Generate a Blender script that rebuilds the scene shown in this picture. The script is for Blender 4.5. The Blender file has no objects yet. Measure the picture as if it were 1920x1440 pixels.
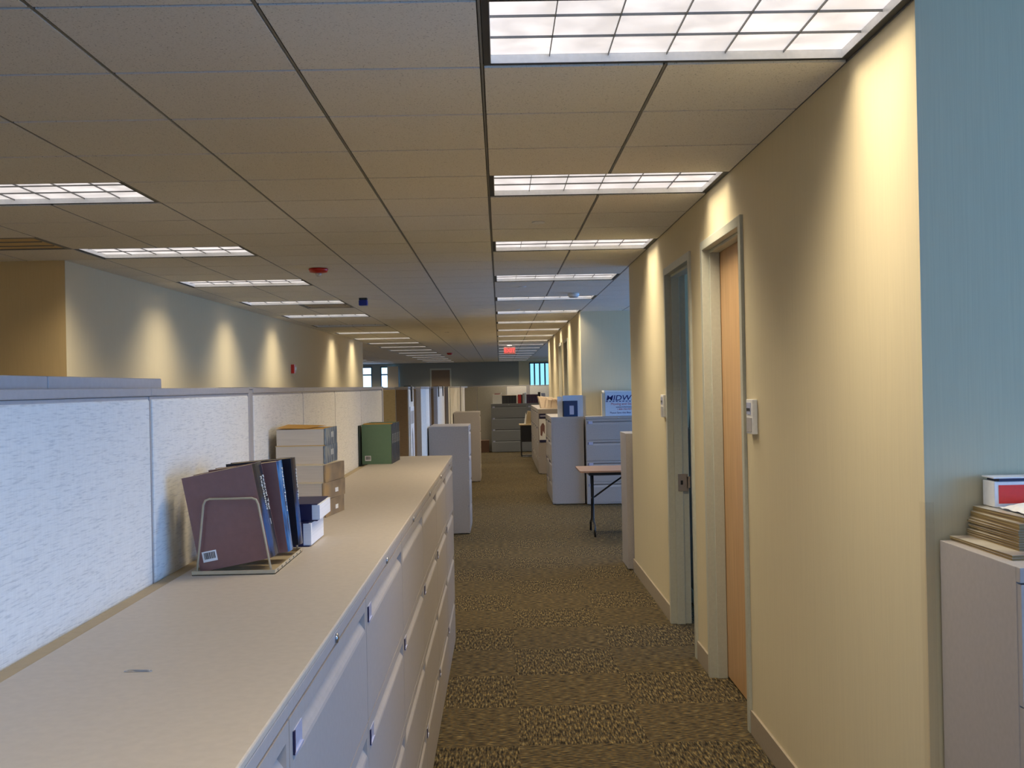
import bpy, bmesh, math, random
from mathutils import Vector, Matrix
random.seed(7)
C = bpy.context.scene.collection
sc = bpy.context.scene
PI = math.pi
def R(d): return math.radians(d)

# ------------------------------------------------------------------ camera
EYE = 1.6885
f_px, pitch, yaw, roll = 2001.74, 0.00176, 0.01145, -0.01982
cy, sy, cp, sp, cr, sr = math.cos(yaw), math.sin(yaw), math.cos(pitch), math.sin(pitch), math.cos(roll), math.sin(roll)
fwd = Vector((sy*cp, cy*cp, sp)); r0 = Vector((cy, -sy, 0)); u0 = r0.cross(fwd)
rt = cr*r0 + sr*u0; up = -sr*r0 + cr*u0
cam_data = bpy.data.cameras.new('camera'); cam = bpy.data.objects.new('camera', cam_data); C.objects.link(cam)
cam_data.sensor_width = 36.0; cam_data.lens = f_px/1920*36.0; cam_data.clip_start = 0.05; cam_data.clip_end = 300
M4 = Matrix(((rt.x, up.x, -fwd.x, 0), (rt.y, up.y, -fwd.y, 0), (rt.z, up.z, -fwd.z, EYE), (0, 0, 0, 1)))
cam.matrix_world = M4
sc.camera = cam

# ------------------------------------------------------------------ world, exposure
w = bpy.data.worlds.new('sky'); sc.world = w; w.use_nodes = True
bg = w.node_tree.nodes['Background']
bg.inputs[0].default_value = (0.55, 0.78, 1.0, 1); bg.inputs[1].default_value = 1.0
_t = w.node_tree.nodes.new('ShaderNodeTexCoord'); _s = w.node_tree.nodes.new('ShaderNodeSeparateXYZ'); _m = w.node_tree.nodes.new('ShaderNodeMapRange')
w.node_tree.links.new(_t.outputs['Generated'], _s.inputs[0]); w.node_tree.links.new(_s.outputs['Y'], _m.inputs['Value'])
_m.inputs['From Min'].default_value = 0.5; _m.inputs['From Max'].default_value = 0.95; _m.inputs['To Min'].default_value = 0.85; _m.inputs['To Max'].default_value = 3.0
w.node_tree.links.new(_m.outputs['Result'], bg.inputs[1])                     # the overcast is brighter towards the north
sc.view_settings.view_transform = 'Standard'; sc.view_settings.look = 'None'
sc.view_settings.gamma = 1.0; sc.view_settings.use_curve_mapping = False
sc.view_settings.exposure = 0.0
LAMP_COL = (1.0, 0.86, 0.64)
DAY_COL = (0.17, 0.43, 1.0)
LAMP_W = 21.0
def daylight(name, loc, sx, sz, rotz, power):
    """daylight coming in through a window (area lamp standing just outside the glass)"""
    l = bpy.data.lights.new(name, 'AREA'); l.shape = 'RECTANGLE'; l.size = sx; l.size_y = sz
    l.energy = power; l.color = DAY_COL
    o = bpy.data.objects.new(name, l); C.objects.link(o); o.location = loc
    o.rotation_euler = (R(90), 0, rotz)       # rotz=0 shines towards +Y
    return o
daylight('daylight_back', (1.0, -3.25, 1.75), 6.5, 1.7, 0, 14)
daylight('daylight_east_near', (5.3, -0.2, 1.75), 5.5, 1.7, R(90), 280)
daylight('daylight_east_recess', (5.3, 12.5, 1.75), 5.5, 1.7, R(90), 210)
daylight('daylight_east_office', (5.3, 8.0, 1.75), 2.6, 1.7, R(90), 70)
daylight('daylight_east_far', (5.3, 33.0, 1.75), 12.0, 1.7, R(90), 190)
daylight('daylight_north', (-5.2, 46.5, 1.75), 2.6, 1.7, R(180), 60)

# ------------------------------------------------------------------ materials
def mat(name, col, rough=0.6, metal=0.0, spec=0.5, build=None):
    m = bpy.data.materials.new(name); m.use_nodes = True
    nt = m.node_tree; b = nt.nodes['Principled BSDF']
    b.inputs['Base Color'].default_value = (*col, 1); b.inputs['Roughness'].default_value = rough
    b.inputs['Metallic'].default_value = metal; b.inputs['Specular IOR Level'].default_value = spec
    if build: build(nt, b)
    else: speckle(nt, b, col, 60, 0.04)
    return m
def N(nt, t, **kw):
    n = nt.nodes.new(t)
    for k, v in kw.items(): setattr(n, k, v)
    return n
def coords(nt, scale=(1, 1, 1), kind='Object'):
    tc = N(nt, 'ShaderNodeTexCoord'); mp = N(nt, 'ShaderNodeMapping'); mp.inputs['Scale'].default_value = scale
    nt.links.new(tc.outputs[kind], mp.inputs[0]); return mp.outputs[0]
def ramp(nt, fac, stops):
    r = N(nt, 'ShaderNodeValToRGB'); e = r.color_ramp.elements
    e[0].position, e[0].color = stops[0][0], (*stops[0][1], 1); e[1].position, e[1].color = stops[-1][0], (*stops[-1][1], 1)
    for p, c in stops[1:-1]:
        x = e.new(p); x.color = (*c, 1)
    nt.links.new(fac, r.inputs[0]); return r.outputs[0]
def bump(nt, b, h, s, dist=0.002):
    bp = N(nt, 'ShaderNodeBump'); bp.inputs['Strength'].default_value = s; bp.inputs['Distance'].default_value = dist
    nt.links.new(h, bp.inputs['Height']); nt.links.new(bp.outputs[0], b.inputs['Normal'])
def speckle(nt, b, col, scale, amt):
    n = N(nt, 'ShaderNodeTexNoise'); n.inputs['Scale'].default_value = scale; n.inputs['Detail'].default_value = 3
    nt.links.new(coords(nt), n.inputs[0])
    c = ramp(nt, n.outputs[0], [(0.3, tuple(x*(1-amt) for x in col)), (0.7, tuple(min(1, x*(1+amt)) for x in col))])
    nt.links.new(c, b.inputs['Base Color'])
def wallpaper(col):
    def f(nt, b):
        n = N(nt, 'ShaderNodeTexNoise'); n.inputs['Scale'].default_value = 1; n.inputs['Detail'].default_value = 2
        nt.links.new(coords(nt, (240, 240, 4)), n.inputs[0])
        c = ramp(nt, n.outputs[0], [(0.3, tuple(x*0.97 for x in col)), (0.7, tuple(x*1.03 for x in col))])
        nt.links.new(c, b.inputs['Base Color']); bump(nt, b, n.outputs[0], 0.15, 0.001)
    return f
def fabric(a, d):
    def f(nt, b):
        n = N(nt, 'ShaderNodeTexNoise'); n.inputs['Scale'].default_value = 1; n.inputs['Detail'].default_value = 3
        nt.links.new(coords(nt, (26, 26, 330)), n.inputs[0])
        n2 = N(nt, 'ShaderNodeTexNoise'); n2.inputs['Scale'].default_value = 1; n2.inputs['Detail'].default_value = 2
        nt.links.new(coords(nt, (170, 170, 25)), n2.inputs[0])
        c = ramp(nt, n.outputs[0], [(0.30, d), (0.46, a), (0.8, tuple(min(1, x*1.06) for x in a))])
        c2 = ramp(nt, n2.outputs[0], [(0.35, (0.96, 0.96, 0.96)), (0.6, (1, 1, 1))])
        m = N(nt, 'ShaderNodeMix', data_type='RGBA', blend_type='MULTIPLY'); m.inputs[0].default_value = 1
        nt.links.new(c, m.inputs[6]); nt.links.new(c2, m.inputs[7]); nt.links.new(m.outputs[2], b.inputs['Base Color'])
        bump(nt, b, n.outputs[0], 0.3, 0.002)
    return f
def tile_build(nt, b):
    v = N(nt, 'ShaderNodeTexNoise'); v.inputs['Scale'].default_value = 170; v.inputs['Detail'].default_value = 2
    nt.links.new(coords(nt), v.inputs[0])
    n = N(nt, 'ShaderNodeTexNoise'); n.inputs['Scale'].default_value = 420; nt.links.new(coords(nt), n.inputs[0])
    c = ramp(nt, v.outputs[0], [(0.28, (0.40, 0.38, 0.35)), (0.36, (0.82, 0.79, 0.73)), (0.7, (0.88, 0.85, 0.79))])
    nt.links.new(c, b.inputs['Base Color']); bump(nt, b, n.outputs[0], 0.25, 0.001)
def carpet_build(nt, b):
    co = coords(nt, (1, 1, 1))
    ck = N(nt, 'ShaderNodeTexChecker'); ck.inputs['Scale'].default_value = 1/0.6096
    mp = N(nt, 'ShaderNodeMapping'); mp.inputs['Location'].default_value = (-0.06/0.6096*0, 0, 0)
    sub = N(nt, 'ShaderNodeVectorMath', operation='SUBTRACT'); sub.inputs[1].default_value = (0.06, 5.01 - 0.6096*41, -0.3)
    nt.links.new(co, sub.inputs[0]); nt.links.new(sub.outputs[0], ck.inputs[0])
    ns = []
    for s in ((20, 140, 1), (110, 17, 1)):
        n = N(nt, 'ShaderNodeTexNoise'); n.inputs['Scale'].default_value = 1; n.inputs['Detail'].default_value = 1.2; n.inputs['Roughness'].default_value = 0.6
        nt.links.new(coords(nt, s), n.inputs[0]); ns.append(n.outputs[0])
    hue = N(nt, 'ShaderNodeTexNoise'); hue.inputs['Scale'].default_value = 1; nt.links.new(coords(nt, (60, 90, 1)), hue.inputs[0])
    mix = N(nt, 'ShaderNodeMix', data_type='FLOAT')
    nt.links.new(ck.outputs['Fac'], mix.inputs[0]); nt.links.new(ns[0], mix.inputs[2]); nt.links.new(ns[1], mix.inputs[3])
    c = ramp(nt, mix.outputs[0], [(0.32, (0.016, 0.014, 0.010)), (0.46, (0.070, 0.054, 0.031)), (0.56, (0.112, 0.084, 0.038)), (0.70, (0.26, 0.20, 0.09))])
    h = ramp(nt, hue.outputs[0], [(0.42, (0.75, 0.85, 1.15)), (0.58, (1.1, 1.0, 0.85))])
    m = N(nt, 'ShaderNodeMix', data_type='RGBA', blend_type='MULTIPLY'); m.inputs[0].default_value = 1
    nt.links.new(c, m.inputs[6]); nt.links.new(h, m.inputs[7]); nt.links.new(m.outputs[2], b.inputs['Base Color'])
    bump(nt, b, mix.outputs[0], 0.9, 0.006)
def wood_build(nt, b):
    n = N(nt, 'ShaderNodeTexNoise'); n.inputs['Scale'].default_value = 1; n.inputs['Detail'].default_value = 4
    nt.links.new(coords(nt, (70, 70, 2.2)), n.inputs[0])
    c = ramp(nt, n.outputs[0], [(0.3, (0.47, 0.27, 0.12)), (0.7, (0.62, 0.39, 0.19))])
    nt.links.new(c, b.inputs['Base Color'])
def emis(name, col, s):
    m = bpy.data.materials.new(name); m.use_nodes = True; nt = m.node_tree
    b = nt.nodes['Principled BSDF']; b.inputs['Base Color'].default_value = (col[0]*.6, col[1]*.6, col[2]*.6, 1)
    n = N(nt, 'ShaderNodeTexNoise'); n.inputs['Scale'].default_value = 7; nt.links.new(coords(nt), n.inputs[0])
    c = ramp(nt, n.outputs[0], [(0.35, tuple(x*0.72 for x in col)), (0.65, col)])
    nt.links.new(c, b.inputs['Emission Color']); b.inputs['Emission Strength'].default_value = s
    return m
def glass(name, col, clear):
    m = bpy.data.materials.new(name); m.use_nodes = True; nt = m.node_tree
    for n in list(nt.nodes): nt.nodes.remove(n)
    t = N(nt, 'ShaderNodeBsdfTransparent'); t.inputs[0].default_value = (*col, 1)
    g = N(nt, 'ShaderNodeBsdfGlossy'); g.inputs['Roughness'].default_value = 0.05
    mx = N(nt, 'ShaderNodeMixShader'); mx.inputs[0].default_value = 1-clear; o = N(nt, 'ShaderNodeOutputMaterial')
    nt.links.new(t.outputs[0], mx.inputs[1]); nt.links.new(g.outputs[0], mx.inputs[2]); nt.links.new(mx.outputs[0], o.inputs[0])
    return m
def streaky(cols, sc3):
    def f(nt, b):
        n = N(nt, 'ShaderNodeTexNoise'); n.inputs['Scale'].default_value = 1; n.inputs['Detail'].default_value = 2
        nt.links.new(coords(nt, sc3), n.inputs[0])
        st = [(0.32+0.36*i/(len(cols)-1), c) for i, c in enumerate(cols)]
        nt.links.new(ramp(nt, n.outputs[0], st), b.inputs['Base Color'])
    return f
WALLC = (0.66, 0.57, 0.37)
m_wall = mat('cream_wallcovering', WALLC, 0.75, build=wallpaper(WALLC))
m_tan = mat('warm_tinted_wallcovering', (0.70, 0.52, 0.26), 0.75, build=wallpaper((0.70, 0.52, 0.26)))  # same wall, warm indirect light put into the tan colour
m_grn = mat('dim_daylight_wall', (0.30, 0.30, 0.25), 0.8, build=wallpaper((0.30, 0.30, 0.25)))  # same wall, its low daylight put into a darker grey-green colour
m_tile = mat('ceiling_tile', (0.72, 0.7, 0.64), 0.9, spec=0.1, build=tile_build)
m_tee = mat('ceiling_tee', (0.20, 0.20, 0.19), 0.5)  # white tees coloured dark, standing for shade in the ceiling joints
m_carpet = mat('carpet_tile', (0.1, 0.08, 0.05), 0.95, spec=0.1, build=carpet_build)
m_base = mat('beige_vinyl_base', (0.36, 0.30, 0.22), 0.55)
m_frame = mat('sage_painted_steel', (0.50, 0.50, 0.41), 0.4)
m_wood = mat('maple_veneer', (0.55, 0.33, 0.15), 0.4, build=wood_build)
m_putty = mat('putty_enamel', (0.40, 0.37, 0.36), 0.42)
m_slate = mat('grey_enamel', (0.20, 0.21, 0.23), 0.45)
m_top = mat('putty_laminate', (0.50, 0.44, 0.37), 0.5)
m_edge = mat('tan_edge_band', (0.42, 0.33, 0.2), 0.6)
m_trim = mat('lilac_grey_trim', (0.42, 0.40, 0.40), 0.45)
m_fab = mat('woven_panel_fabric', (0.74, 0.72, 0.65), 0.85, spec=0.15, build=fabric((0.80, 0.78, 0.73), (0.64, 0.63, 0.60)))
m_fabtan = mat('shaded_tan_panel_fabric', (0.36, 0.28, 0.15), 0.9, spec=0.1, build=fabric((0.36, 0.28, 0.15), (0.27, 0.2, 0.1)))  # panel fabric with the shade of its camera-facing side put into the colour
m_fabbrn = mat('shaded_brown_panel_fabric', (0.25, 0.18, 0.12), 0.9, spec=0.1, build=fabric((0.25, 0.18, 0.12), (0.2, 0.15, 0.1)))  # darker copy of the panel fabric, wing shade put into the brown
m_black = mat('black_plastic', (0.015, 0.015, 0.018), 0.35)
m_dark = mat('dark_trim', (0.03, 0.035, 0.04), 0.5)
m_white = mat('white_enamel', (0.85, 0.85, 0.84), 0.4)
m_blade = mat('louver_blade', (0.85, 0.85, 0.83), 0.3)
m_diff = emis('troffer_lens', (1.0, 0.94, 0.93), 0.98)
m_diffoff = mat('unlit_lens', (0.55, 0.53, 0.48), 0.4)
m_steel = mat('brushed_steel', (0.55, 0.55, 0.58), 0.28, metal=1.0)
m_blueplate = mat('label_card_holder', (0.48, 0.50, 0.66), 0.15)
m_red = mat('red_enamel', (0.55, 0.025, 0.02), 0.3)
m_blue = mat('blue_plastic', (0.01, 0.03, 0.30), 0.3)
m_clear = mat('clear_lens', (0.8, 0.8, 0.8), 0.1)
m_exit = emis('exit_sign_red', (1.0, 0.05, 0.06), 1.0)
m_exitface = mat('exit_sign_face', (0.20, 0.06, 0.06), 0.4)
m_pages = mat('book_pages', (0.55, 0.47, 0.37), 0.8, build=streaky([(0.55, 0.47, 0.37), (0.60, 0.52, 0.41)], (6, 6, 300)))
m_pagesv = mat('upright_book_pages', (0.6, 0.48, 0.3), 0.8, build=streaky([(0.55, 0.43, 0.26), (0.66, 0.53, 0.34)], (300, 6, 6)))
m_wpages = mat('white_pages', (0.82, 0.84, 0.9), 0.7, build=streaky([(0.76, 0.78, 0.84), (0.86, 0.88, 0.94)], (6, 6, 300)))
m_mauve = mat('mauve_cover', (0.22, 0.11, 0.10), 0.22)
m_spine = mat('black_blue_spine', (0.01, 0.02, 0.05), 0.2, build=streaky([(0.008, 0.010, 0.016), (0.010, 0.014, 0.022), (0.010, 0.016, 0.03), (0.010, 0.016, 0.03), (0.01, 0.07, 0.22)], (9, 9, 5)))
m_spineblue = mat('blue_spine', (0.01, 0.1, 0.3), 0.2, build=streaky([(0.008, 0.03, 0.08), (0.01, 0.12, 0.34), (0.08, 0.25, 0.5)], (60, 60, 12)))
m_bkcov = mat('blue_black_cover', (0.008, 0.012, 0.022), 0.3)
m_dkspine = mat('near_black_spine', (0.012, 0.014, 0.02), 0.3)
m_green = mat('green_cover', (0.12, 0.21, 0.13), 0.35)
m_navy = mat('navy_cloth', (0.012, 0.012, 0.06), 0.4)
m_bspine = mat('blue_paper_spine', (0.1, 0.14, 0.2), 0.4, build=streaky([(0.05, 0.08, 0.13), (0.12, 0.17, 0.24), (0.40, 0.40, 0.34)], (50, 50, 14)))
m_tspine = mat('tan_paper_spine', (0.26, 0.2, 0.14), 0.5, build=streaky([(0.17, 0.13, 0.1), (0.28, 0.21, 0.14), (0.38, 0.25, 0.12)], (9, 9, 14)))
m_paper = mat('white_paper', (0.85, 0.85, 0.86), 0.7)
m_wire = mat('tan_coated_wire', (0.50, 0.41, 0.27), 0.4)
m_yellow = mat('yellow_note', (0.55, 0.6, 0.2), 0.7)
m_orange = mat('orange_cover', (0.65, 0.35, 0.05), 0.5)
m_ink = mat('dark_ink', (0.03, 0.03, 0.04), 0.6)
m_print = mat('white_print', (0.8, 0.8, 0.75), 0.5)
m_bluei = mat('navy_print', (0.01, 0.02, 0.16), 0.6)
m_redi = mat('red_print', (0.5, 0.10, 0.16), 0.6)
m_carton = mat('white_carton', (0.60, 0.68, 0.80), 0.7)
m_cream = mat('cream_card', (0.66, 0.55, 0.38), 0.7)
m_walnut = mat('brown_laminate', (0.33, 0.20, 0.14), 0.4)
m_mahog = mat('red_brown_wood', (0.14, 0.04, 0.03), 0.35)
m_cardb = mat('brown_cardboard', (0.10, 0.05, 0.03), 0.8)
m_glass = glass('window_glass', (0.92, 0.97, 1.0), 0.94)
m_tint = glass('tinted_glass', (0.50, 0.66, 0.66), 0.95)
m_guard = glass('clear_polycarbonate', (0.985, 0.98, 0.975), 0.98)
m_mull = mat('blue_grey_mullion', (0.08, 0.14, 0.22), 0.5)
m_mag = mat('magazine_edges', (0.25, 0.18, 0.08), 0.6, build=streaky([(0.06, 0.035, 0.03), (0.24, 0.16, 0.05), (0.4, 0.33, 0.2)], (4, 4, 420)))
m_magtop = mat('magazine_cover', (0.55, 0.5, 0.42), 0.3, build=streaky([(0.10, 0.05, 0.07), (0.50, 0.46, 0.38), (0.62, 0.57, 0.5)], (7, 7, 7)))
m_bag = mat('cream_paper_bag', (0.72, 0.60, 0.45), 0.7)

# ------------------------------------------------------------------ mesh helpers
class MB:
    def __init__(s): s.bm = bmesh.new(); s.mi = 0
    def box(s, x0, x1, y0, y1, z0, z1, mi=None):
        v = [s.bm.verts.new((x, y, z)) for x in (x0, x1) for y in (y0, y1) for z in (z0, z1)]
        for q in ((0, 1, 3, 2), (4, 6, 7, 5), (0, 4, 5, 1), (2, 3, 7, 6), (0, 2, 6, 4), (1, 5, 7, 3)):
            fc = s.bm.faces.new([v[i] for i in q]); fc.material_index = s.mi if mi is None else mi
        return v
    def quad(s, pts, mi=None):
        fc = s.bm.faces.new([s.bm.verts.new(p) for p in pts]); fc.material_index = s.mi if mi is None else mi
    def prism(s, poly, a0, a1, axis='z', mi=None):
        def P(p, a): return {'z': (p[0], p[1], a), 'y': (p[0], a, p[1]), 'x': (a, p[0], p[1])}[axis]
        A = [s.bm.verts.new(P(p, a0)) for p in poly]; B = [s.bm.verts.new(P(p, a1)) for p in poly]
        k = s.mi if mi is None else mi
        s.bm.faces.new(A[::-1]).material_index = k; s.bm.faces.new(B).material_index = k
        for i in range(len(poly)):
            j = (i+1) % len(poly); s.bm.faces.new([A[i], A[j], B[j], B[i]]).material_index = k
    def tube(s, pts, r, seg=8, mi=None):
        pts = [Vector(p) for p in pts]; rings = []
        for i, p in enumerate(pts):
            d = (pts[min(i+1, len(pts)-1)] - pts[max(i-1, 0)]).normalized()
            a = d.cross(Vector((0, 0, 1))); a = a if a.length > 0.05 else d.cross(Vector((1, 0, 0))); a.normalize(); b = d.cross(a)
            rings.append([s.bm.verts.new(p + r*(math.cos(t)*a + math.sin(t)*b)) for t in [2*PI*k/seg for k in range(seg)]])
        k = s.mi if mi is None else mi
        for A, B in zip(rings, rings[1:]):
            for i in range(seg):
                j = (i+1) % seg; s.bm.faces.new([A[i], A[j], B[j], B[i]]).material_index = k
        s.bm.faces.new(rings[0][::-1]).material_index = k; s.bm.faces.new(rings[-1]).material_index = k
    def lathe(s, prof, seg=28, mi=None, cx=0, cy=0):
        rings = []
        for r, z in prof:
            rings.append([s.bm.verts.new((cx+r*math.cos(2*PI*k/seg), cy+r*math.sin(2*PI*k/seg), z)) for k in range(seg)])
        k = s.mi if mi is None else mi
        for A, B in zip(rings, rings[1:]):
            for i in range(seg):
                j = (i+1) % seg; s.bm.faces.new([A[i], A[j], B[j], B[i]]).material_index = k
        s.bm.faces.new(rings[0][::-1]).material_index = k; s.bm.faces.new(rings[-1]).material_index = k
    def build(s, name, mats, parent=None, loc=(0, 0, 0), rot=(0, 0, 0), bevel=0, smooth=False):
        bmesh.ops.recalc_face_normals(s.bm, faces=s.bm.faces)
        me = bpy.data.meshes.new(name); s.bm.to_mesh(me); s.bm.free()
        for m in (mats if isinstance(mats, (list, tuple)) else [mats]): me.materials.append(m)
        if smooth:
            for p in me.polygons: p.use_smooth = True
        o = bpy.data.objects.new(name, me); C.objects.link(o); o.parent = parent; o.location = loc; o.rotation_euler = rot
        if bevel:
            b = o.modifiers.new('bevel', 'BEVEL'); b.width = bevel; b.segments = 2; b.limit_method = 'ANGLE'; b.angle_limit = R(40)
        return o
def B1(name, m, dims, parent=None, bevel=0, **k):
    b = MB(); b.box(*dims); return b.build(name, m, parent, bevel=bevel, **k)
def tag(o, label, cat, group=None):
    o['label'] = label; o['category'] = cat
    if group: o['group'] = group
    return o
def thing(name, label, cat, loc=(0, 0, 0), rot=(0, 0, 0), group=None):
    o = bpy.data.objects.new(name, None); C.objects.link(o); o.location = loc; o.rotation_euler = rot; o.empty_display_size = 0.1
    return tag(o, label, cat, group)
def struct(o): o['kind'] = 'structure'; return o
def copy_tree(o, parent=None):
    c = o.copy(); C.objects.link(c); c.parent = parent
    for ch in list(o.children): copy_tree(ch, c)
    return c
def text(name, body, size, m, parent, loc, rot, ext=0.0004, align='CENTER', shear=0.0, bold=0.0, sx=1.0):
    cu = bpy.data.curves.new(name, 'FONT'); cu.body = body; cu.size = size; cu.extrude = ext; cu.align_x = align; cu.align_y = 'CENTER'
    cu.shear = shear; cu.offset = bold; cu.materials.append(m)
    tmp = bpy.data.objects.new(name, cu); me = bpy.data.meshes.new_from_object(tmp); bpy.data.objects.remove(tmp)
    if not me.materials: me.materials.append(m)
    o = bpy.data.objects.new(name, me); C.objects.link(o); o.parent = parent; o.location = loc; o.rotation_euler = rot; o.scale = (sx, 1, 1)
    return o

# ------------------------------------------------------------------ building shell
CZ = 2.745                      # ceiling height
T = 0.6096                      # ceiling module
GX, GY = -0.0381, 3.534         # a grid crossing
WX = 1.181                      # face of the corridor's right wall
XW, XE, YS, YN = -8.2, 5.0, -3.0, 46.0
struct(B1('floor', m_carpet, (XW-.3, XE+.3, YS-.3, YN+.3, -0.1, 0)))
def gi(i): return GX + T*i
def gj(j): return GY + T*j
right_rows = [-5+4*k for k in range(20) if gj(-9+4*k) < YN-1.0]
left_rows = [-5+4*k for k in range(20) if gj(-9+4*k) < YN-1.0]
lit = {}
for j in right_rows: lit[(0, j)] = 'right'
for j in left_rows: lit[(-5, j)] = 'left'
for j in [35, 39, 43, 47, 51, 55, 59, 63, 67]: lit[(-10, j)] = 'farleft'
for j in (-1, 3): lit[(-9, j)] = 'offview_fill'  # unseen lights added to brighten the near left wall
holes = set()
for (i, j) in lit: holes.add((i, j)); holes.add((i+1, j))
# diffusers (square air grilles) take a tile
grilles = [(-4, 16), (-6, 6)]
for g in grilles: holes.add(g)
# ceiling: tiles as slabs between tees, lit cells left open
cb = MB(); tb = MB()
i0, i1 = -14, 9; j0, j1 = -11, 70
def cx(i): return min(max(gi(i), XW), XE)
def cyy(j): return min(max(gj(j), YS), YN)
GAP = 0.0075
for i in range(i0, i1):
    for j in range(j0, j1):
        if (i, j) in holes: continue
        xa, xb, ya, yb = cx(i), cx(i+1), cyy(j), cyy(j+1)
        if xb-xa < .03 or yb-ya < .03: continue
        cb.box(xa+GAP, xb-GAP, ya+GAP*1.05, yb-GAP*1.05, CZ, CZ+0.02)
ceil = struct(cb.build('ceiling', m_tile))
def runs(ok, lo, hi, g):
    """merge consecutive modules where the tee may run"""
    out = []; st = None
    for k in range(lo, hi+1):
        if k < hi and ok(k):
            if st is None: st = k
        elif st is not None: out.append((g(st), g(k))); st = None
    return out
for i in range(i0, i1+1):
    x = gi(i)
    if not XW < x < XE: continue
    for a, c in runs(lambda k: not ((i, k) in holes and (i-1, k) in holes), j0, j1, cyy):
        if c-a > .01: tb.box(x-.0035, x+.0035, a, c, CZ+.001, CZ+.03); tb.box(x-.012, x+.012, a, c, CZ+.012, CZ+.018)
for j in range(j0, j1+1):
    y = gj(j)
    if not (YS < y < YN): continue
    tb.box(XW, XE, y-.0035, y+.0035, CZ+.010, CZ+.02)
tee = struct(tb.build('trim_1', m_tee))
# fixtures sit under the slab so close the plenum above
struct(B1('wall_plenum', m_dark, (XW-.3, XE+.3, YS-.3, YN+.3, CZ+0.16, CZ+0.2)))
def wall(name, m, segs, **k):
    b = MB()
    for s in segs: b.box(*s)
    return struct(b.build(name, m, **k))
TH = 0.115
D1a, D1b = 5.16, 6.08      # first door opening
D2a, D2b = 6.55, 7.46
DH = 2.44
H0 = CZ+.02
def wall_run(name, y0, y1, doors, m=m_wall):
    segs = []; y = y0
    for a, b in doors:
        a -= .03; b += .03
        segs.append((WX, WX+TH, y, a, 0, H0)); segs.append((WX, WX+TH, a, b, DH+.03, H0)); y = b
    segs.append((WX, WX+TH, y, y1, 0, H0)); return wall(name, m, segs)
wall_run('wall_right_near', 2.97, 9.58, [(D1a, D1b), (D2a, D2b)])
wall_run('wall_right_far', 15.42, 25.72, [(18.3, 19.2), (20.1, 21.0)])
wall('wall_right_return', m_wall, [(WX+TH, XE, 2.97, 3.09, 0, H0)])
wall('wall_recess_near', m_wall, [(WX+TH, XE, 9.46, 9.58, 0, H0)])
wall('wall_recess_back', m_wall, [(WX+TH, XE, 15.42, 15.54, 0, H0)])
wall('wall_far_return', m_wall, [(WX+TH, XE, 25.60, 25.72, 0, H0)])
wall('wall_office', m_wall, [(WX+TH, XE, 6.30, 6.40, 0, H0)])
# left side walls
lw = MB(); lw.prism([(-3.40, 8.43), (-3.10, 24.3), (-3.22, 24.3), (-3.52, 8.55)], 0, H0); struct(lw.build('wall_left', m_wall))
wall('wall_left_near', m_tan, [(-6.0, -3.402, 8.43, 8.55, 0, H0)])
wall('wall_left_end', m_wall, [(-8.2, -3.22, 24.18, 24.3, 0, H0)])
wall('wall_west_near', m_wall, [(-6.12, -6.0, YS, 8.55, 0, H0)])
wall('wall_west_far', m_wall, [(XW-.12, XW, 24.2, YN, 0, H0)])
# walls with window openings
def window_wall(name, m, fixed, along, a0, a1, th, openings, zs=0.85, zt=2.6):
    """fixed coordinate plane; along 'x' or 'y'; openings list of (a,b,zs,zt)"""
    b = MB()
    def bx(a, c, z0, z1):
        if along == 'x': b.box(a, c, fixed, fixed+th, z0, z1)
        else: b.box(fixed, fixed+th, a, c, z0, z1)
    p = a0
    for (u, v, s, t) in openings:
        bx(p, u, 0, H0); bx(u, v, 0, s); bx(u, v, t, H0); p = v
    bx(p, a1, 0, H0)
    return struct(b.build(name, m))
EO = [(-2.9, 2.6, .9, 2.6), (6.7, 9.2, .9, 2.6), (9.9, 15.1, .9, 2.6), (27.0, 45.4, .9, 2.66)]
window_wall('wall_east', m_wall, XE, 'y', YS, YN+.1, .12, EO)
window_wall('wall_south', m_wall, YS-.12, 'x', -6.12, XE, .12, [(-2.2, 4.2, .9, 2.6)])
NO = [(-6.00, -5.48, .9, 2.63), (-5.13, -4.32, .9, 2.63), (1.28, 4.9, .9, 2.68)]
wn = MB()
window_wall('wall_north', m_grn, YN, 'x', XW-.12, 0.83, .12, NO[:2])
window_wall('wall_north_right', m_wall, YN, 'x', 0.83, XE, .12, [NO[2]])
wi = [0]
def window(fixed, along, a, b, s, t, nm, nmull, mg=m_glass, bars=(), md=m_mull):
    wi[0] += 1
    fr = MB()
    def bx(mb, u, v, z0, z1, d0, d1):
        if along == 'x': mb.box(u, v, fixed+d0, fixed+d1, z0, z1)
        else: mb.box(fixed+d0, fixed+d1, u, v, z0, z1)
    w_ = .05
    bx(fr, a, b, s, s+w_, .02, .09); bx(fr, a, b, t-w_, t, .02, .09); bx(fr, a, a+w_, s, t, .02, .09); bx(fr, b-w_, b, s, t, .02, .09)
    for k in range(1, nmull+1):
        c = a + (b-a)*k/(nmull+1); bx(fr, c-.03, c+.03, s+w_, t-w_, .02, .09)
    for z in bars: bx(fr, a+w_, b-w_, z-.03, z+.03, .025, .085)
    o = struct(fr.build('window_%d' % wi[0], md))
    g = MB(); bx(g, a+w_, b-w_, s+w_, t-w_, .05, .056); g.build('window_pane', mg, o)
    return o
for (a, b, s, t), n in zip(EO, (4, 2, 4, 14)): window(XE, 'y', a, b, s, t, '', n)
window(YS-.12, 'x', -2.2, 4.2, .9, 2.6, '', 5)
for k, (a, b, s, t) in enumerate(NO): window(YN, 'x', a, b, s, t, '', 0 if k < 2 else 15, m_glass if k < 2 else m_tint, (2.28,) if k < 2 else ())
struct(B1('wall_column', m_cream, (-4.80, -4.34, YN-.3, YN-.05, 0, 2.62)))

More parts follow.
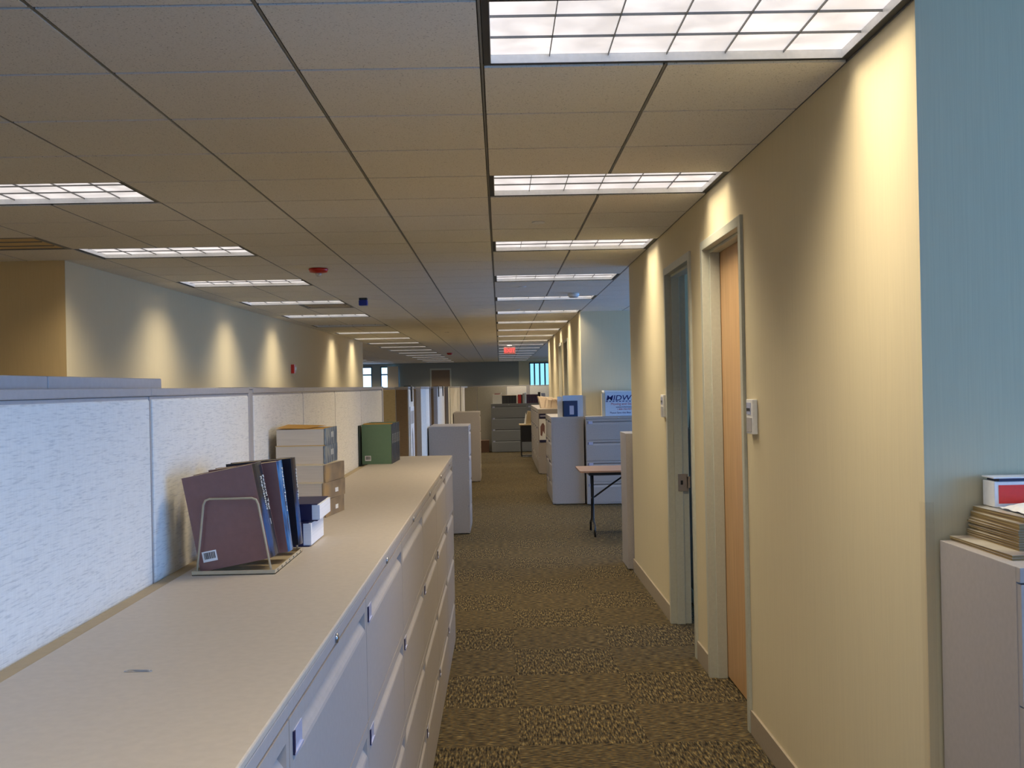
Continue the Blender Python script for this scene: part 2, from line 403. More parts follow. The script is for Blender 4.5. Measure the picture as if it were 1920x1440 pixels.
# baseboards
def bboard(name, segs):
    b = MB()
    for s in segs: b.box(*s)
    return struct(b.build(name, m_base, bevel=.002))
BBH, BT = .115, .012
bboard('baseboard_right_near', [(WX-BT, WX, 2.97, D1a-.06, 0, BBH), (WX-BT, WX, D1b+.06, D2a-.06, 0, BBH), (WX-BT, WX, D2b+.06, 9.58, 0, BBH), (WX-BT, WX+TH+.3, 9.58, 9.58+BT, 0, BBH)])
bboard('baseboard_right_far', [(WX-BT, WX, 16.9, 18.24, 0, BBH), (WX-BT, WX, 19.26, 20.04, 0, BBH), (WX-BT, WX, 25.0, 25.72, 0, BBH)])
bboard('baseboard_recess', [(2.2, XE, 15.42-BT, 15.42, 0, BBH)])
bboard('baseboard_north', [(-4.2, -3.05, YN-BT, YN, 0, BBH), (-2.0, .8, YN-BT, YN, 0, BBH)])

# ------------------------------------------------------------------ doors (open frames and leaves)
def door_frame(n, a, b, leaf=None, leafm=m_wood, strike=False):
    """steel frame round an opening a..b of the right wall"""
    fb = MB(); F = .05; x0 = WX-.015; x1 = WX+TH+.015
    for (y0, y1) in ((a-F, a), (b, b+F)): fb.box(x0, x1, y0, y1, 0, DH+F)
    fb.box(x0, x1, a, b, DH, DH+F)
    S = .016
    sx0, sx1 = WX+.028, WX+.085
    fb.box(sx0, sx1, a, a+S, 0, DH); fb.box(sx0, sx1, b-S, b, 0, DH); fb.box(sx0, sx1, a+S, b-S, DH-S, DH)
    o = struct(fb.build('door_%d' % n, m_frame, bevel=.0025))
    if leaf == 'closed':
        B1('door_leaf', leafm, (WX+.087, WX+.127, a+.003, b-.003, .012, DH-.004), o)
        h = MB(); h.lathe([(.0, 0), (.026, 0), (.026, .012), (.012, .016), (.011, .05), (.0, .05)], 16)
        hh = h.build('door_handle', m_steel, o, (WX+.087, a+.07, 1.0), (0, R(-90), 0), smooth=True)
        l = MB(); l.tube([(WX+.04, a+.07, 1.0), (WX+.035, a+.10, 1.0), (WX+.035, a+.19, 1.0)], .008, 10); l.build('lever', m_steel, hh)
        o.children[-1].matrix_parent_inverse = Matrix()
    if strike:
        st = MB(); st.box(WX+.050, WX+.118, b-S-.004, b-S-.001, .93, 1.05); st.box(WX+.112, WX+.135, b-S-.004, b+.01, .95, 1.03)
        so = st.build('strike_plate', m_steel, o)
        B1('latch_hole', m_black, (WX+.068, WX+.084, b-S-.0055, b-S-.004, .975, 1.005), so)
        B1('door_leaf', m_wood, (WX+TH+.02, WX+TH+.90, a-.045, a-.004, .012, DH-.004), o)
    return o
door_frame(1, D1a, D1b, 'closed')
door_frame(2, D2a, D2b, strike=True)
door_frame(3, 18.3, 19.2, 'closed')
door_frame(4, 20.1, 21.0, 'closed')
# lever child fix
for o in bpy.data.objects:
    if o.name.startswith('lever'):
        p = o.parent; o.parent = p.parent; o.name = 'door_lever'
# far door in the north wall
fd = MB(); fd.box(-2.99, -2.93, YN-.03, YN, 0, 2.5); fd.box(-2.14, -2.08, YN-.03, YN, 0, 2.5); fd.box(-2.93, -2.14, YN-.03, YN, 2.43, 2.5)
fo = struct(fd.build('door_5', m_frame)); B1('door_leaf', m_fabbrn, (-2.93, -2.14, YN-.012, YN-.002, .01, 2.43), fo)

# ------------------------------------------------------------------ ceiling light fixtures
ORD = ['', 'first', 'second', 'third', 'fourth', 'fifth', 'sixth', 'seventh', 'eighth', 'ninth', 'tenth', 'eleventh', 'twelfth', 'thirteenth', 'fourteenth', 'fifteenth', 'sixteenth', 'seventeenth', 'eighteenth', 'nineteenth', 'twentieth']
lamp_data = bpy.data.lights.new('troffer_lamp', 'AREA'); lamp_data.shape = 'RECTANGLE'; lamp_data.size = 1.12; lamp_data.size_y = .52
lamp_data.energy = LAMP_W; lamp_data.color = LAMP_COL; lamp_data.spread = R(125)
def make_troffer(on=True):
    t = thing('ceiling_light', '', 'ceiling light')
    L, W_ = 2*T, T; g = .006
    h = MB(); z1 = .095
    h.box(g, L-g, g, W_-g, z1, z1+.006)
    h.box(g, g+.022, g, W_-g, .004, z1); h.box(L-g-.022, L-g, g, W_-g, .004, z1)
    h.box(g+.022, L-g-.022, g, g+.014, .004, z1); h.box(g+.022, L-g-.022, W_-g-.014, W_-g, .004, z1)
    h.build('housing', m_dark, t)
    x0, x1, y0, y1 = g+.024, L-g-.024, g+.016, W_-g-.016
    d = MB(); d.box(x0, x1, y0, y1, .034, .038); d.build('diffuser', m_diff if on else m_diffoff, t)
    lv = MB()
    for k in range(1, 6):
        x = x0+(x1-x0)*k/6; lv.box(x-.0013, x+.0013, y0, y1, .026, .0335)
    for k in range(1, 3):
        y = y0+(y1-y0)*k/3; lv.box(x0, x1, y-.0013, y+.0013, .026, .0335)
    lv.build('louver', m_tee, t)
    rm = MB()
    rm.box(x0-.004, x0, y0, y1, .006, .0335); rm.box(x1, x1+.004, y0, y1, .006, .0335); rm.box(x0, x1, y0-.004, y0, .006, .0335); rm.box(x0, x1, y1, y1+.004, .006, .0335)
    rm.build('reflector', m_blade, t)
    if on:
        lo = bpy.data.objects.new('lamp', lamp_data); C.objects.link(lo); lo.parent = t; lo.location = (L/2, W_/2, -.001)
    return t
p_on = make_troffer(); p_off = make_troffer(False)
used = [False]
kr = kl = kf = 0
for (i, j), side in sorted(lit.items(), key=lambda a: (a[1], a[0][1])):
    off = (side == 'left' and j == 23)
    if off: o = p_off
    elif not used[0]: o = p_on; used[0] = True
    else: o = copy_tree(p_on)
    o.location = (gi(i), gj(j), CZ)
    vis = gj(j) > 2.0
    if side == 'right':
        if vis: kr += 1
        lab = ('%s corridor ceiling light counting from the camera, along right wall' % ORD[kr].capitalize()) if vis else 'corridor ceiling light above and behind the camera by the right wall'
        if vis and kr == 1: lab = 'largest nearest corridor ceiling light at top, cut by the frame'
        o['group'] = 'troffer lights along the right wall'
    elif side == 'left':
        if gj(j) > 4.5: kl += 1
        lab = ('%s ceiling light in the left row over the cubicles counting from the camera' % ORD[kl].capitalize()) if gj(j) > 4.5 else 'ceiling light over the cubicles outside the view on the left, %s one' % ('rear' if j < -3 else 'forward')
        if off: lab = 'unlit ceiling light in the left row over the cubicles'
        o['group'] = 'troffer lights over the cubicles'
    elif side == 'offview_fill':
        lab = 'added unseen fill light for the near left wall, %s one' % ('nearer' if j < 0 else 'farther')
        o['group'] = 'added fill lights for the near left wall'
    else:
        kf += 1; lab = '%s ceiling light of the far left row beyond the end of left wall' % ORD[kf].capitalize()
        o['group'] = 'troffer lights in the far left area'
    o['label'] = lab

# square air grilles
def grille(i, j, label, inner):
    t = thing('air_grille', label, 'air vent', (gi(i), gj(j), CZ))
    b = MB(); g = .006
    for (a, c, d, e) in ((g, T-g, g, g+.03), (g, T-g, T-g-.03, T-g), (g, g+.03, g+.03, T-g-.03), (T-g-.03, T-g, g+.03, T-g-.03)): b.box(a, c, d, e, .0, .012)
    b.build('grille_frame', m_tee, t)
    B1('grille_plate', inner, (.05, T-.05, .05, T-.05, .004, .010), t)
    B1('duct', m_dark, (g, T-g, g, T-g, .05, .056), t)
    for k in (1, 2): B1('grille_slat', m_tee, (.05, T-.05, T*k/3-.004, T*k/3+.004, -.002, .0035), t)
grille(-4, 16, 'square air grille beside a ceiling light in left row, pale inner plate', m_bag)
grille(-6, 6, 'brown square air grille in ceiling at the left edge of view', m_tan)

# small ceiling items
def disc(name, label, cat, x, y, prof, m, group=None):
    b = MB(); b.lathe(prof); o = b.build(name, m, loc=(x, y, CZ), smooth=True); return tag(o, label, cat, group)
sm = thing('strobe_light', 'red fire alarm strobe on the ceiling with a clear lens', 'fire alarm', (-1.56, 9.32, CZ))
b = MB(); b.lathe([(.08, -.001), (.085, -.012), (.075, -.034), (.03, -.042)]); b.build('strobe_base', m_red, sm, smooth=True)
b = MB(); b.lathe([(.026, -.042), (.026, -.055), (.014, -.068)], 14); b.build('strobe_lens', m_clear, sm, smooth=True)
bl = thing('ceiling_beacon', 'small blue box hanging from the ceiling', 'beacon', (-1.57, 12.45, CZ))
B1('beacon_mount', m_dark, (-.045, .045, -.045, .045, -.022, -.001), bl)
B1('beacon_lens', m_blue, (-.05, .05, -.05, .05, -.09, -.022), bl, bevel=.012)
sd = thing('smoke_detector', 'white round smoke detector beside the fifth corridor ceiling light', 'smoke detector', (.87, 12.3, CZ))
b = MB(); b.lathe([(.06, -.001), (.07, -.02), (.055, -.045), (.02, -.05)]); b.build('detector_body', m_white, sd, smooth=True)
b = MB(); b.lathe([(.052, -.046), (.045, -.052), (.01, -.053)]); b.build('detector_grille', m_trim, sd, smooth=True)
cov = [(.27, 6.9, 'nearest round sprinkler cover plate between the second and third corridor lights'), (.26, 11.35, 'round sprinkler cover plate just beyond the fourth corridor light'),
       (.26, 14.75, 'round sprinkler cover plate just before the sixth corridor light'), (.26, 17.1, 'round sprinkler cover plate before the seventh corridor light'),
       (-1.0, 20.5, 'round plate on the ceiling midway between both light rows'), (-.35, 26.5, 'farther round plate on the ceiling near the exit sign')]
for x, y, l in cov: disc('sprinkler_cover', l, 'sprinkler cover', x, y, [(.042, -.0005), (.044, -.006), (.038, -.009)], m_white, 'sprinkler cover plates')
disc('fire_alarm_dome', 'small dark red alarm dome on the distant ceiling', 'fire alarm', -1.53, 33.0, [(.09, -.001), (.09, -.03), (.05, -.06)], m_red)
# exit sign
ex = thing('exit_sign', 'red lit EXIT sign hanging under the ceiling', 'exit sign', (.27, 27.6, CZ))
B1('canopy', m_white, (-.06, .06, -.04, .04, -.02, 0), ex); B1('stem', m_white, (-.008, .008, -.008, .008, -.06, -.02), ex)
B1('sign_body', m_exitface, (-.15, .15, -.02, .02, -.235, -.055), ex, bevel=.004)
text('lettering', 'EXIT', .135, m_exit, ex, (.0, -.0215, -.146), (R(90), 0, 0), .001, bold=.004)

# ------------------------------------------------------------------ wall devices
def thermostat(y, z, label):
    t = thing('thermostat', label, 'thermostat', (WX, y, z), group='thermostats by the office doors')
    B1('cover', m_white, (-.024, -.0005, -.062, .062, -.08, .08), t, bevel=.003)
    B1('display', m_blueplate, (-.027, -.024, -.03, .045, .01, .065), t)
    B1('button_panel', m_trim, (-.0265, -.024, -.045, .05, -.07, -.005), t)
    B1('display_bar', m_ink, (-.028, -.027, -.025, .04, .025, .04), t)
thermostat(4.95, EYE-.165, 'white thermostat on the right wall just before the nearest wooden door')
thermostat(7.62, EYE-.165, 'white thermostat on the right wall beyond the open office doorway')
fa = thing('fire_alarm_strobe', 'red fire alarm box on the scalloped left wall', 'fire alarm', (-3.243, 16.7, 2.02), (0, 0, R(-1.1)))
B1('alarm_box', m_red, (0, .05, -.05, .05, -.07, .07), fa, bevel=.004)
B1('alarm_lens', m_clear, (.05, .07, -.03, .03, -.02, .03), fa)
cg = MB(); cg.box(WX-.004, WX-.0008, 2.9695, 3.0, .12, 1.34); cg.box(WX-.004, WX+.024, 2.966, 2.9692, .12, 1.34)
tag(cg.build('corner_guard', m_guard), 'clear plastic corner guard on the near corner of right wall', 'corner guard')

# ------------------------------------------------------------------ lateral file cabinets
CW, CD, CH = .9144, .457, 1.236
def drawer_mesh(w, h):
    """front panel in local x 0..w, z 0..h, facing -y, with a V shaped pull groove under its top edge"""
    bm = bmesh.new()
    zt = h
    grv = [(0, 0), (0, zt-.074), (.0015, zt-.068), (.0055, zt-.061), (.017, zt-.046), (0, zt-.027), (0, zt), (.022, zt), (.022, 0)]
    flat = [(0, 0), (0, zt-.074), (0, zt-.068), (0, zt-.061), (0, zt-.046), (0, zt-.027), (0, zt), (.022, zt), (.022, 0)]
    secs = [(0, flat), (.022, flat), (.022, grv), (w-.022, grv), (w-.022, flat), (w, flat)]
    rings = [[bm.verts.new((x, y, z)) for y, z in p] for x, p in secs]
    for A, B in zip(rings, rings[1:]):
        for i in range(len(A)):
            j = (i+1) % len(A); bm.faces.new([A[i], A[j], B[j], B[i]])
    bm.faces.new(rings[0][::-1]); bm.faces.new(rings[-1])
    bmesh.ops.remove_doubles(bm, verts=bm.verts, dist=1e-6)
    bmesh.ops.recalc_face_normals(bm, faces=bm.faces)
    return bm
def make_cabinet(m, labelled=(0, 1, 2, 3), top=True):
    t = thing('file_cabinet', '', 'filing cabinet')
    RA = .036; base = .03; dh = (CH-RA-base)/4
    b = MB(); b.box(0, CW, .020, CD, base-.02, CH-.0142 if not top else CH); b.box(.03, CW-.03, .05, CD-.02, 0, base-.02)
    b.box(0, CW, .0, .020, CH-RA, CH-(.0142 if not top else 0)); b.box(0, CW, .002, .02, .01, base-.004)
    b.build('cabinet_body', m, t, bevel=.0015)
    for k in range(4):
        z0 = base + dh*k
        s = MB(); s.bm.free(); s.bm = drawer_mesh(CW-.005, dh-.004)
        d = s.build('drawer', m, t, (.0025, 0, z0))
        if (3-k) in labelled:
            q = MB(); q.box(.026, .092, -.0015, .001, dh-.066, dh-.030); q.box(.026, .092, -.004, -.0015, dh-.068, dh-.064)
            q.build('label_holder', m_blueplate, d); 
            B1('holder_end', m_navy, (.0235, .031, -.003, .0, dh-.066, dh-.030), d)
    lk = MB(); lk.lathe([(.0095, 0), (.0095, .004), (.006, .005)], 14)
    lk.build('lock', m_steel, t, (CW/2, .0, CH-.0255), (R(90), 0, 0), smooth=True)
    return t
protos = {}
def cabinet(x, y, rot, label, m=m_putty, labelled=(0, 1, 2, 3), group=None, top=True):
    key = (m.name, labelled, top)
    if key in protos: t = copy_tree(protos[key])
    else: t = make_cabinet(m, labelled, top); protos[key] = t
    t.location = (x, y, 0); t.rotation_euler = (0, 0, rot); t['label'] = label
    if group: t['group'] = group
    return t
LX = -.325; LY0 = .686
labs = ['nearest putty filing cabinet of the long left row, cut by the frame', 'second filing cabinet of the long left row, blue label holders by the paper clip',
        'third filing cabinet of the left row, under the two white paged books', 'fourth filing cabinet of the left row, under the tall stack of thick books',
        'fifth filing cabinet of the long left row', 'sixth filing cabinet of the left row, second from its far end', 'last filing cabinet of left row, below the green book']
for k in range(7):
    cabinet(LX, LY0+CW*k, R(90), labs[k], m_putty, (0, 1, 2, 3) if k < 3 else (1, 3), 'filing cabinets in the long left row', top=False)
wt = thing('worktop', 'long putty laminate top along the left filing cabinets', 'worktop', (0, 0, CH-.0135))
b = MB(); b.box(-.800, LX+.001, .60, LY0+7*CW, .0, .0135); b.build('laminate_slab', m_top, wt, bevel=.003)
b = MB(); b.box(-.838, -.8005, .60, LY0+7*CW-.02, .0002, .009); b.build('edge_strip', m_edge, wt)
LGR = 'single filing cabinets at the left of the corridor'
cabinet(-.37, 12.25, R(90), 'single putty filing cabinet standing beyond the long left row', m_putty, (1,), LGR)
cabinet(-.37, 18.95, R(90), 'farther putty filing cabinet on the left of the corridor', m_putty, (), LGR)
GR = 'filing cabinets along the right wall'
cabinet(.715, 15.06+CW, R(-90), 'filing cabinet side on to camera, under the upright blue brochures', m_putty, (0, 1, 2, 3), GR)
cabinet(.715, 15.06+2*CW, R(-90), 'filing cabinet behind the one holding the blue brochures', m_putty, (0, 1, 2, 3), GR)
cabinet(1.195, 15.0-.045, 0, 'filing cabinet facing camera behind the folding table, under the MIDWEST carton', m_putty, (0, 1, 2, 3), 'filing cabinets along the recess wall')
cabinet(1.195+CW+.002, 15.0-.045, 0, 'filing cabinet in the recess mostly hidden by the wall end', m_putty, (0, 1, 2, 3), 'filing cabinets along the recess wall')
for k in range(5):
    cabinet(.715, 20.3+CW*(k+1), R(-90), ['filing cabinet with a poster on its side and cream bags on top', 'second filing cabinet of the row behind the poster', 'third filing cabinet of the row behind the poster', 'fourth filing cabinet of the row behind the poster', 'rearmost filing cabinet of the row behind the poster'][k], m_putty, (1,), GR)
cabinet(-.235, 27.3, 0, 'dark grey filing cabinet at the corridor end, under black books', m_slate, (0, 1, 2, 3), 'grey filing cabinets at the corridor end')
cabinet(-.235+CW, 27.3, 0, 'dark grey filing cabinet at the corridor end behind small tan table', m_slate, (0, 1, 2, 3), 'grey filing cabinets at the corridor end')
cabinet(1.215, 2.50, 0, 'filing cabinet at right edge of view, under a pile of magazines', m_putty, (0, 1, 2, 3))
o_ = cabinet(2.045, 10.11, R(180), 'filing cabinet peeking out behind the end of the right wall', m_putty, (1,))

# ------------------------------------------------------------------ cubicle panels
PX = -.842; PT = .055; PH = 1.70
def panel(x0, x1, y0, y1, label, m=m_fab, group='cubicle partition panels', z0=.06, cap=True, H=PH):
    """panel box: thin in x or y"""
    ax = 'y' if (x1-x0) < (y1-y0) else 'x'
    t = thing('partition_panel', label, 'cubicle partition', (x0, y0, 0), group=group)
    w, d = x1-x0, y1-y0
    B1('panel_frame', m_trim, (.004, w-.004, .004, d-.004, 0.0, H-.02) if ax == 'y' else (.004, w-.004, .004, d-.004, 0, H-.02), t)
    b = MB()
    if ax == 'y': b.box(0, w, .010, d-.008, z0, H-.026)
    else: b.box(.010, w-.008, 0, d, z0, H-.026)
    b.build('fabric_pad', m, t, bevel=.006)
    b = MB(); b.box(-.002, w+.002, 0, d, H-.019, H); b.build('top_cap', m_trim, t, bevel=.003)
    b = MB()
    if ax == 'y': b.box(.002, w-.001, d-.0078, d, .02, H-.021)
    else: b.box(d, d, 0, 0, 0, 0) if False else b.box(w-.0078, w, .002, d-.001, .02, H-.021)
    b.build('side_trim', m_trim, t)
    return t
def post(x, y, label, s=.06, H=PH):
    t = thing('partition_post', label, 'partition post', (x, y, 0), group='cubicle corner posts')
    B1('post_shaft', m_trim, (0, s, 0, s, 0, H-.006), t, bevel=.004); B1('post_cap', m_trim, (-.002, s+.002, -.002, s+.002, H-.006, H+.002), t, bevel=.003)
ys = [(1.56, 2.585, 'large partition panel at the left edge of view'), (2.585, 3.59, 'partition panel behind the book rack'),
      (3.65, 4.58, 'partition panel left of the thick book stack'), (4.58, 5.46, 'partition panel above the thick book stack, right of centre'),
      (5.46, 6.48, 'partition panel just left of green book'), (6.48, 7.62, 'partition panel behind the green book')]
panel(PX-PT, PX, .54, 1.56, 'partition panel beside the camera, outside the view on the left')
for a, c, l in ys: panel(PX-PT, PX, a, c, l)
post(PX-PT-.001, 3.592, 'lilac grey post between the panels left of the book stack', .056)
post(PX-PT-.001, 7.62, 'lilac grey post at the end of the first cubicle run', .06)
# cubicle openings and wings beyond the first run
panel(-.965, PX, 9.80, 9.86, 'shaded brown partition wing beyond the first cubicle run', m_fabbrn)
panel(-2.2, -1.0, 11.2, 11.26, 'shaded olive brown partition facing the camera inside the second cubicle', m_fabtan)
panel(PX-PT, PX, 9.88, 10.42, 'bright partition end with a hanging poster strip')
panel(-1.6, -.93, 11.32, 11.38, 'shaded brown partition facing the camera behind the poster strip', m_fabbrn)
panel(PX-PT, PX, 11.40, 12.06, 'pale partition strip left of the single filing cabinet, nearer half')
panel(PX-PT, PX, 12.06, 12.75, 'pale partition strip left of the single filing cabinet, farther half')
panel(-2.2, -.93, 14.3, 14.36, 'shaded brown partition wing behind the pale strips', m_fabbrn)
panel(PX-PT, PX, 14.40, 15.1, 'pale partition with black binder notch, nearer')
panel(PX-PT, PX, 15.1, 16.2, 'pale partition with black binder notch, farther')
panel(-2.2, -.93, 17.3, 17.36, 'shaded brown partition wing beyond the binder notches', m_fabbrn)
panel(PX-PT, PX, 17.45, 17.85, 'narrow pale partition before the cream partitions')
panel(PX-PT, PX, 18.1, 19.6, 'first cream partition above the farther single cabinet')
panel(PX-PT, PX, 19.6, 21.1, 'second cream partition above the farther single cabinet')
panel(PX-PT, PX, 21.1, 22.4, 'third cream partition above the farther single cabinet')
panel(-1.3, -.92, 22.9, 22.96, 'shaded brown partition wing near the corridor end', m_fabbrn)
panel(PX-PT, PX, 23.2, 25.4, 'pale partition farthest down the left side of corridor')
m_fabg = mat('grey_panel_fabric', (0.40, 0.38, 0.32), .9, build=fabric((0.40, 0.38, 0.32), (0.32, 0.3, 0.25)))
panel(-.93, -.60, 27.85, 27.91, 'grey partition at the corridor end, leftmost of the row', m_fabg)
panel(-.60, .17, 27.85, 27.91, 'grey partition at the corridor end behind the white file box', m_fabg)
panel(.17, .70, 27.85, 27.91, 'pale partition at the corridor end behind the black books')
post(.70, 27.85, 'post in the corridor end partitions behind the dark books', .07)
panel(.77, 1.50, 27.85, 27.91, 'pale partition at the corridor end beside the right wall')
struct(B1('trim_2', m_trim, (PX-.02, PX+.0, 25.4, 27.85, 1.66, 1.70)))
B = bpy.data.objects['trim_2']; B['kind'] = 'structure'
# poster strip, binders and blocks on the wings
ps = thing('hanging_poster', 'white poster strip with grey figures hung on the partition end', 'poster', (PX+.004, 9.93, .95))
B1('sheet', m_paper, (0, .003, 0, .42, -.2, .56), ps); B1('poster_header', m_trim, (.003, .0045, .06, .36, .40, .52), ps)
pb = MB(); pb.prism([(.12, .0), (.2, -.02), (.3, .1), (.26, .3), (.2, .36), (.12, .3), (.16, .16)], .003, .0045, 'x'); pb.build('poster_figure', m_trim, ps)
B1('poster_footer', m_navy, (.003, .0045, .06, .36, -.16, -.06), ps)
def hook(y, l):
    t = thing('coat_hook', l, 'hook', (PX, y, PH), group='black hooks over the partition tops')
    B1('hook_strap', m_black, (-.062, .006, 0, .16, .002, .008), t); b = MB(); b.prism([(0, .002), (.16, .002), (.12, -.14), (.04, -.14)], .0035, .012, 'x'); b.build('hook_tongue', m_black, t)
hook(10.05, 'black hook over the partition top above the hanging poster'); hook(14.5, 'black hook over a pale partition, nearer of the pair'); hook(15.6, 'black hook over a pale partition, farther of the pair')
# overhead bins showing above the left panels
def bin_(x0, x1, y0, y1, z0, z1, label):
    t = thing('overhead_bin', label, 'overhead cabinet', (x0, y0, z0), group='overhead cubicle bins')
    B1('bin_shell', m_trim, (0.02, x1-x0, .0015, y1-y0-.0015, 0, z1-z0), t, bevel=.003)
    B1('bin_door', m_putty, (0, .018, .004, y1-y0-.004, .004, z1-z0-.004), t)
    B1('bin_bracket', m_trim, (x1-x0-.04, x1-x0-.005, .01, y1-y0-.01, -.02, 0), t)
bin_(-1.26, -.905, 2.15, 2.87, 1.33, 1.7265, 'overhead cubicle bin showing above left panels, right end one')
bin_(-1.26, -.905, 1.43, 2.15, 1.33, 1.7265, 'overhead cubicle bin showing above left panels at view edge')
bin_(-1.26, -.905, .71, 1.43, 1.33, 1.7265, 'overhead cubicle bin beside the camera outside the view')
panel(-1.548, -1.50, 5.8, 7.3, 'inner cubicle partition carrying the low overhead bin', H=1.69)
bin_(-1.9, -1.5485, 5.9, 7.2, 1.33, 1.712, 'low tan overhead bin just showing over the panel tops')

# ------------------------------------------------------------------ books
def book(label, t, h, d, cm, sm_, pm, loc, rot, group=None, barcode=False, spine_text=None, fat=0.0, name='book'):
    """upright book: cover faces -y, thickness +y 0..t, width x 0..d, spine at x=d, height z"""
    o = thing(name, label, 'book', loc, rot, group)
    c = .0022
    b = MB(); b.box(0, d-.001, 0, c, 0, h); b.box(0, d-.001, t-c, t, 0, h); b.build('cover', cm, o)
    b = MB(); seg = 6
    pts = [(d-.002, 0)] + [(d+.0045*math.sin(PI*k/seg), t*k/seg) for k in range(1, seg)] + [(d-.002, t)] + [(d-.004, t-c), (d-.004, c)]
    b.prism(pts, 0, h, 'z'); b.build('spine', sm_, o)
    B1('pages', pm, (.004, d-.005, c, t-c, .002, h-.0015), o)
    if barcode:
        q = thing2('barcode_sticker', o)
        B1('sticker', m_paper, (0, .032, -.0006, -.0001, 0, .024), q) if False else None
    return o
def thing2(*a): return None
def barcode(parent, x, z, w, h):
    s = B1('barcode_sticker', m_paper, (x, x+w, -.0007, -.0001, z, z+h), parent)
    b = MB(); n = 9; random.seed(3)
    u = x+w*.12
    while u < x+w*.88:
        k = random.choice((.0008, .0016, .0022)); b.box(u, min(u+k, x+w*.9), -.0010, -.00065, z+h*.25, z+h*.88); u += k+random.choice((.0008, .0012))
    b.build('bars', m_ink, s)
BG = 'mauve law volumes in the wire rack'
v1 = book('mauve volume leaning in the wire rack, nearest, with barcode', .105, .238, .178, m_mauve, m_spine, m_pagesv, (-.752, 2.662, 1.2405), (0, R(-10.5), R(0)), BG)
barcode(v1, .012, .022, .036, .026)
b = MB(); b.prism([(.05, .02), (.085, .03), (.12, .17), (.115, .2)], -.0, .0, 'y') if False else None
for zz, bb, s_ in ((.158, 'Federal Tax', .021), ):
    text('spine_title', 'Federal Tax', .019, m_print, v1, (.1835, .066, .160), (R(90), R(90), R(90)), sx=1.0)
    text('spine_title', 'Regulations', .019, m_print, v1, (.1835, .042, .160), (R(90), R(90), R(90)))
    text('volume_mark', '1', .022, m_print, v1, (.1835, .052, .085), (R(90), 0, R(90)))
    text('publisher_mark', 'West', .014, m_print, v1, (.1835, .032, .040), (R(90), R(90), R(90))) if False else None
v2 = book('mauve volume with a bright blue spine, middle of rack', .070, .238, .178, m_mauve, m_spineblue, m_pagesv, (-.738, 2.792, 1.2475), (0, R(-6.2), R(0)), BG)
text('volume_mark', '2', .02, m_print, v2, (.1835, .031, .11), (R(90), 0, R(90)))
text('spine_title', 'Federal Tax', .019, m_print, v2, (.1835, .031, .175), (R(90), R(90), R(90)))
v3 = book('dark navy volume farthest back in the wire rack', .055, .238, .178, m_bkcov, m_spine, m_pagesv, (-.735, 2.925, 1.2525), (0, R(-4.2), R(0)), BG)
text('spine_title', 'Federal Tax', .018, m_print, v3, (.1835, .028, .165), (R(90), R(90), R(90)))
rk = thing('book_rack', 'tan wire book rack holding three mauve law volumes', 'book rack', (-.768, 2.640, CH))
b = MB(); b.box(0, .205, 0, .36, .0, .002)
b.box(0, .205, 0, .003, .0, .011); b.box(.202, .205, .003, .36, 0, .011); b.box(0, .003, .003, .36, 0, .011); b.box(.003, .202, .357, .36, 0, .011)
rb = b.build('base_tray', m_wire, rk)
b = MB()
for k in range(7): b.box(.2051, .2058, .03+.05*k, .036+.05*k, .004, .008)
b.build('rivet_holes', m_dark, rk)
def hoop(y, lean):
    b = MB(); Z = .188
    P = [(.010, y, .002), (.022, y+lean*.5, .10), (.030, y+lean, Z-.015), (.035, y+lean, Z-.004), (.045, y+lean, Z), (.150, y+lean, Z), (.160, y+lean, Z-.004), (.165, y+lean, Z-.015), (.178, y+lean*.5, .10), (.195, y, .002)]
    b.tube(P, .0028, 8); return b.build('wire_hoop', m_wire, rk, smooth=True)
hoop(.006, .0); hoop(.352, .0)
nt_ = B1('page_note', m_yellow, (.06, .13, .025, .055, .2345, .236), v1, bevel=0)

# thick book stack
SG = 'thick books stacked against the panel'
zz = CH
stack = [(.060, -.803, 3.80, -7.5, m_tspine, 'bottom thick book of the stack, tan spine'), (.060, -.808, 3.815, -10, m_tspine, 'second thick book from the bottom of the stack, tan spine'),
         (.062, -.806, 3.83, -8, m_tspine, 'middle thick book of the stack with a white page sticking out'), (.066, -.815, 3.86, -2, m_bspine, 'second thick book from top of the stack, blue spine'),
         (.062, -.812, 3.86, -1, m_bspine, 'topmost thick book of the stack, blue spine with its cover lifting')]
for k, (t_, x, y, a, sm_, l) in enumerate(stack):
    o = thing('thick_book', l, 'book', (x, y, zz+.0005), (0, 0, R(a)), SG)
    W_, L_ = .180, .235
    b = MB(); b.box(0, W_, 0, L_, 0, .0018); 
    if k == 4:
        b.quad([(0, 0, t_-.0018), (W_, 0, t_-.0018), (W_, L_, t_-.0018), (0, L_, t_-.0018)])
        b.quad([(0, 0, t_+.003), (W_*.6, .0, t_), (W_*.8, L_, t_+.004), (0, L_*.9, t_+.010)])
    else: b.box(0, W_, 0, L_, t_-.0018, t_)
    b.build('cover', m_orange if k == 4 else m_cream, o)
    pg = MB(); n = 6
    poly = [(.003, 0.001)] + [(W_-.006, .001)] + [(W_-.006, L_-.004), (.003, L_-.004)]
    pg.prism(poly, .0019, t_-.0019); pg.build('pages', m_pages, o)
    s = MB(); s.prism([(W_-.004, 0), (W_+.002, 0.0), (W_+.002, t_), (W_-.004, t_), ], 0, L_, 'y')
    s.build('spine', sm_, o) if True else None
    if k >= 3:
        text('spine_title', 'CODE' if False else 'III II', .03, m_print, o, (W_+.0024, L_*.55, t_*.55), (R(90), 0, R(90)), .0002)
    if k in (0, 1):
        B1('index_tab', m_paper, (W_+.0021, W_+.004, .12, .15, t_*.3, t_*.55), o)
    zz += t_+.0005

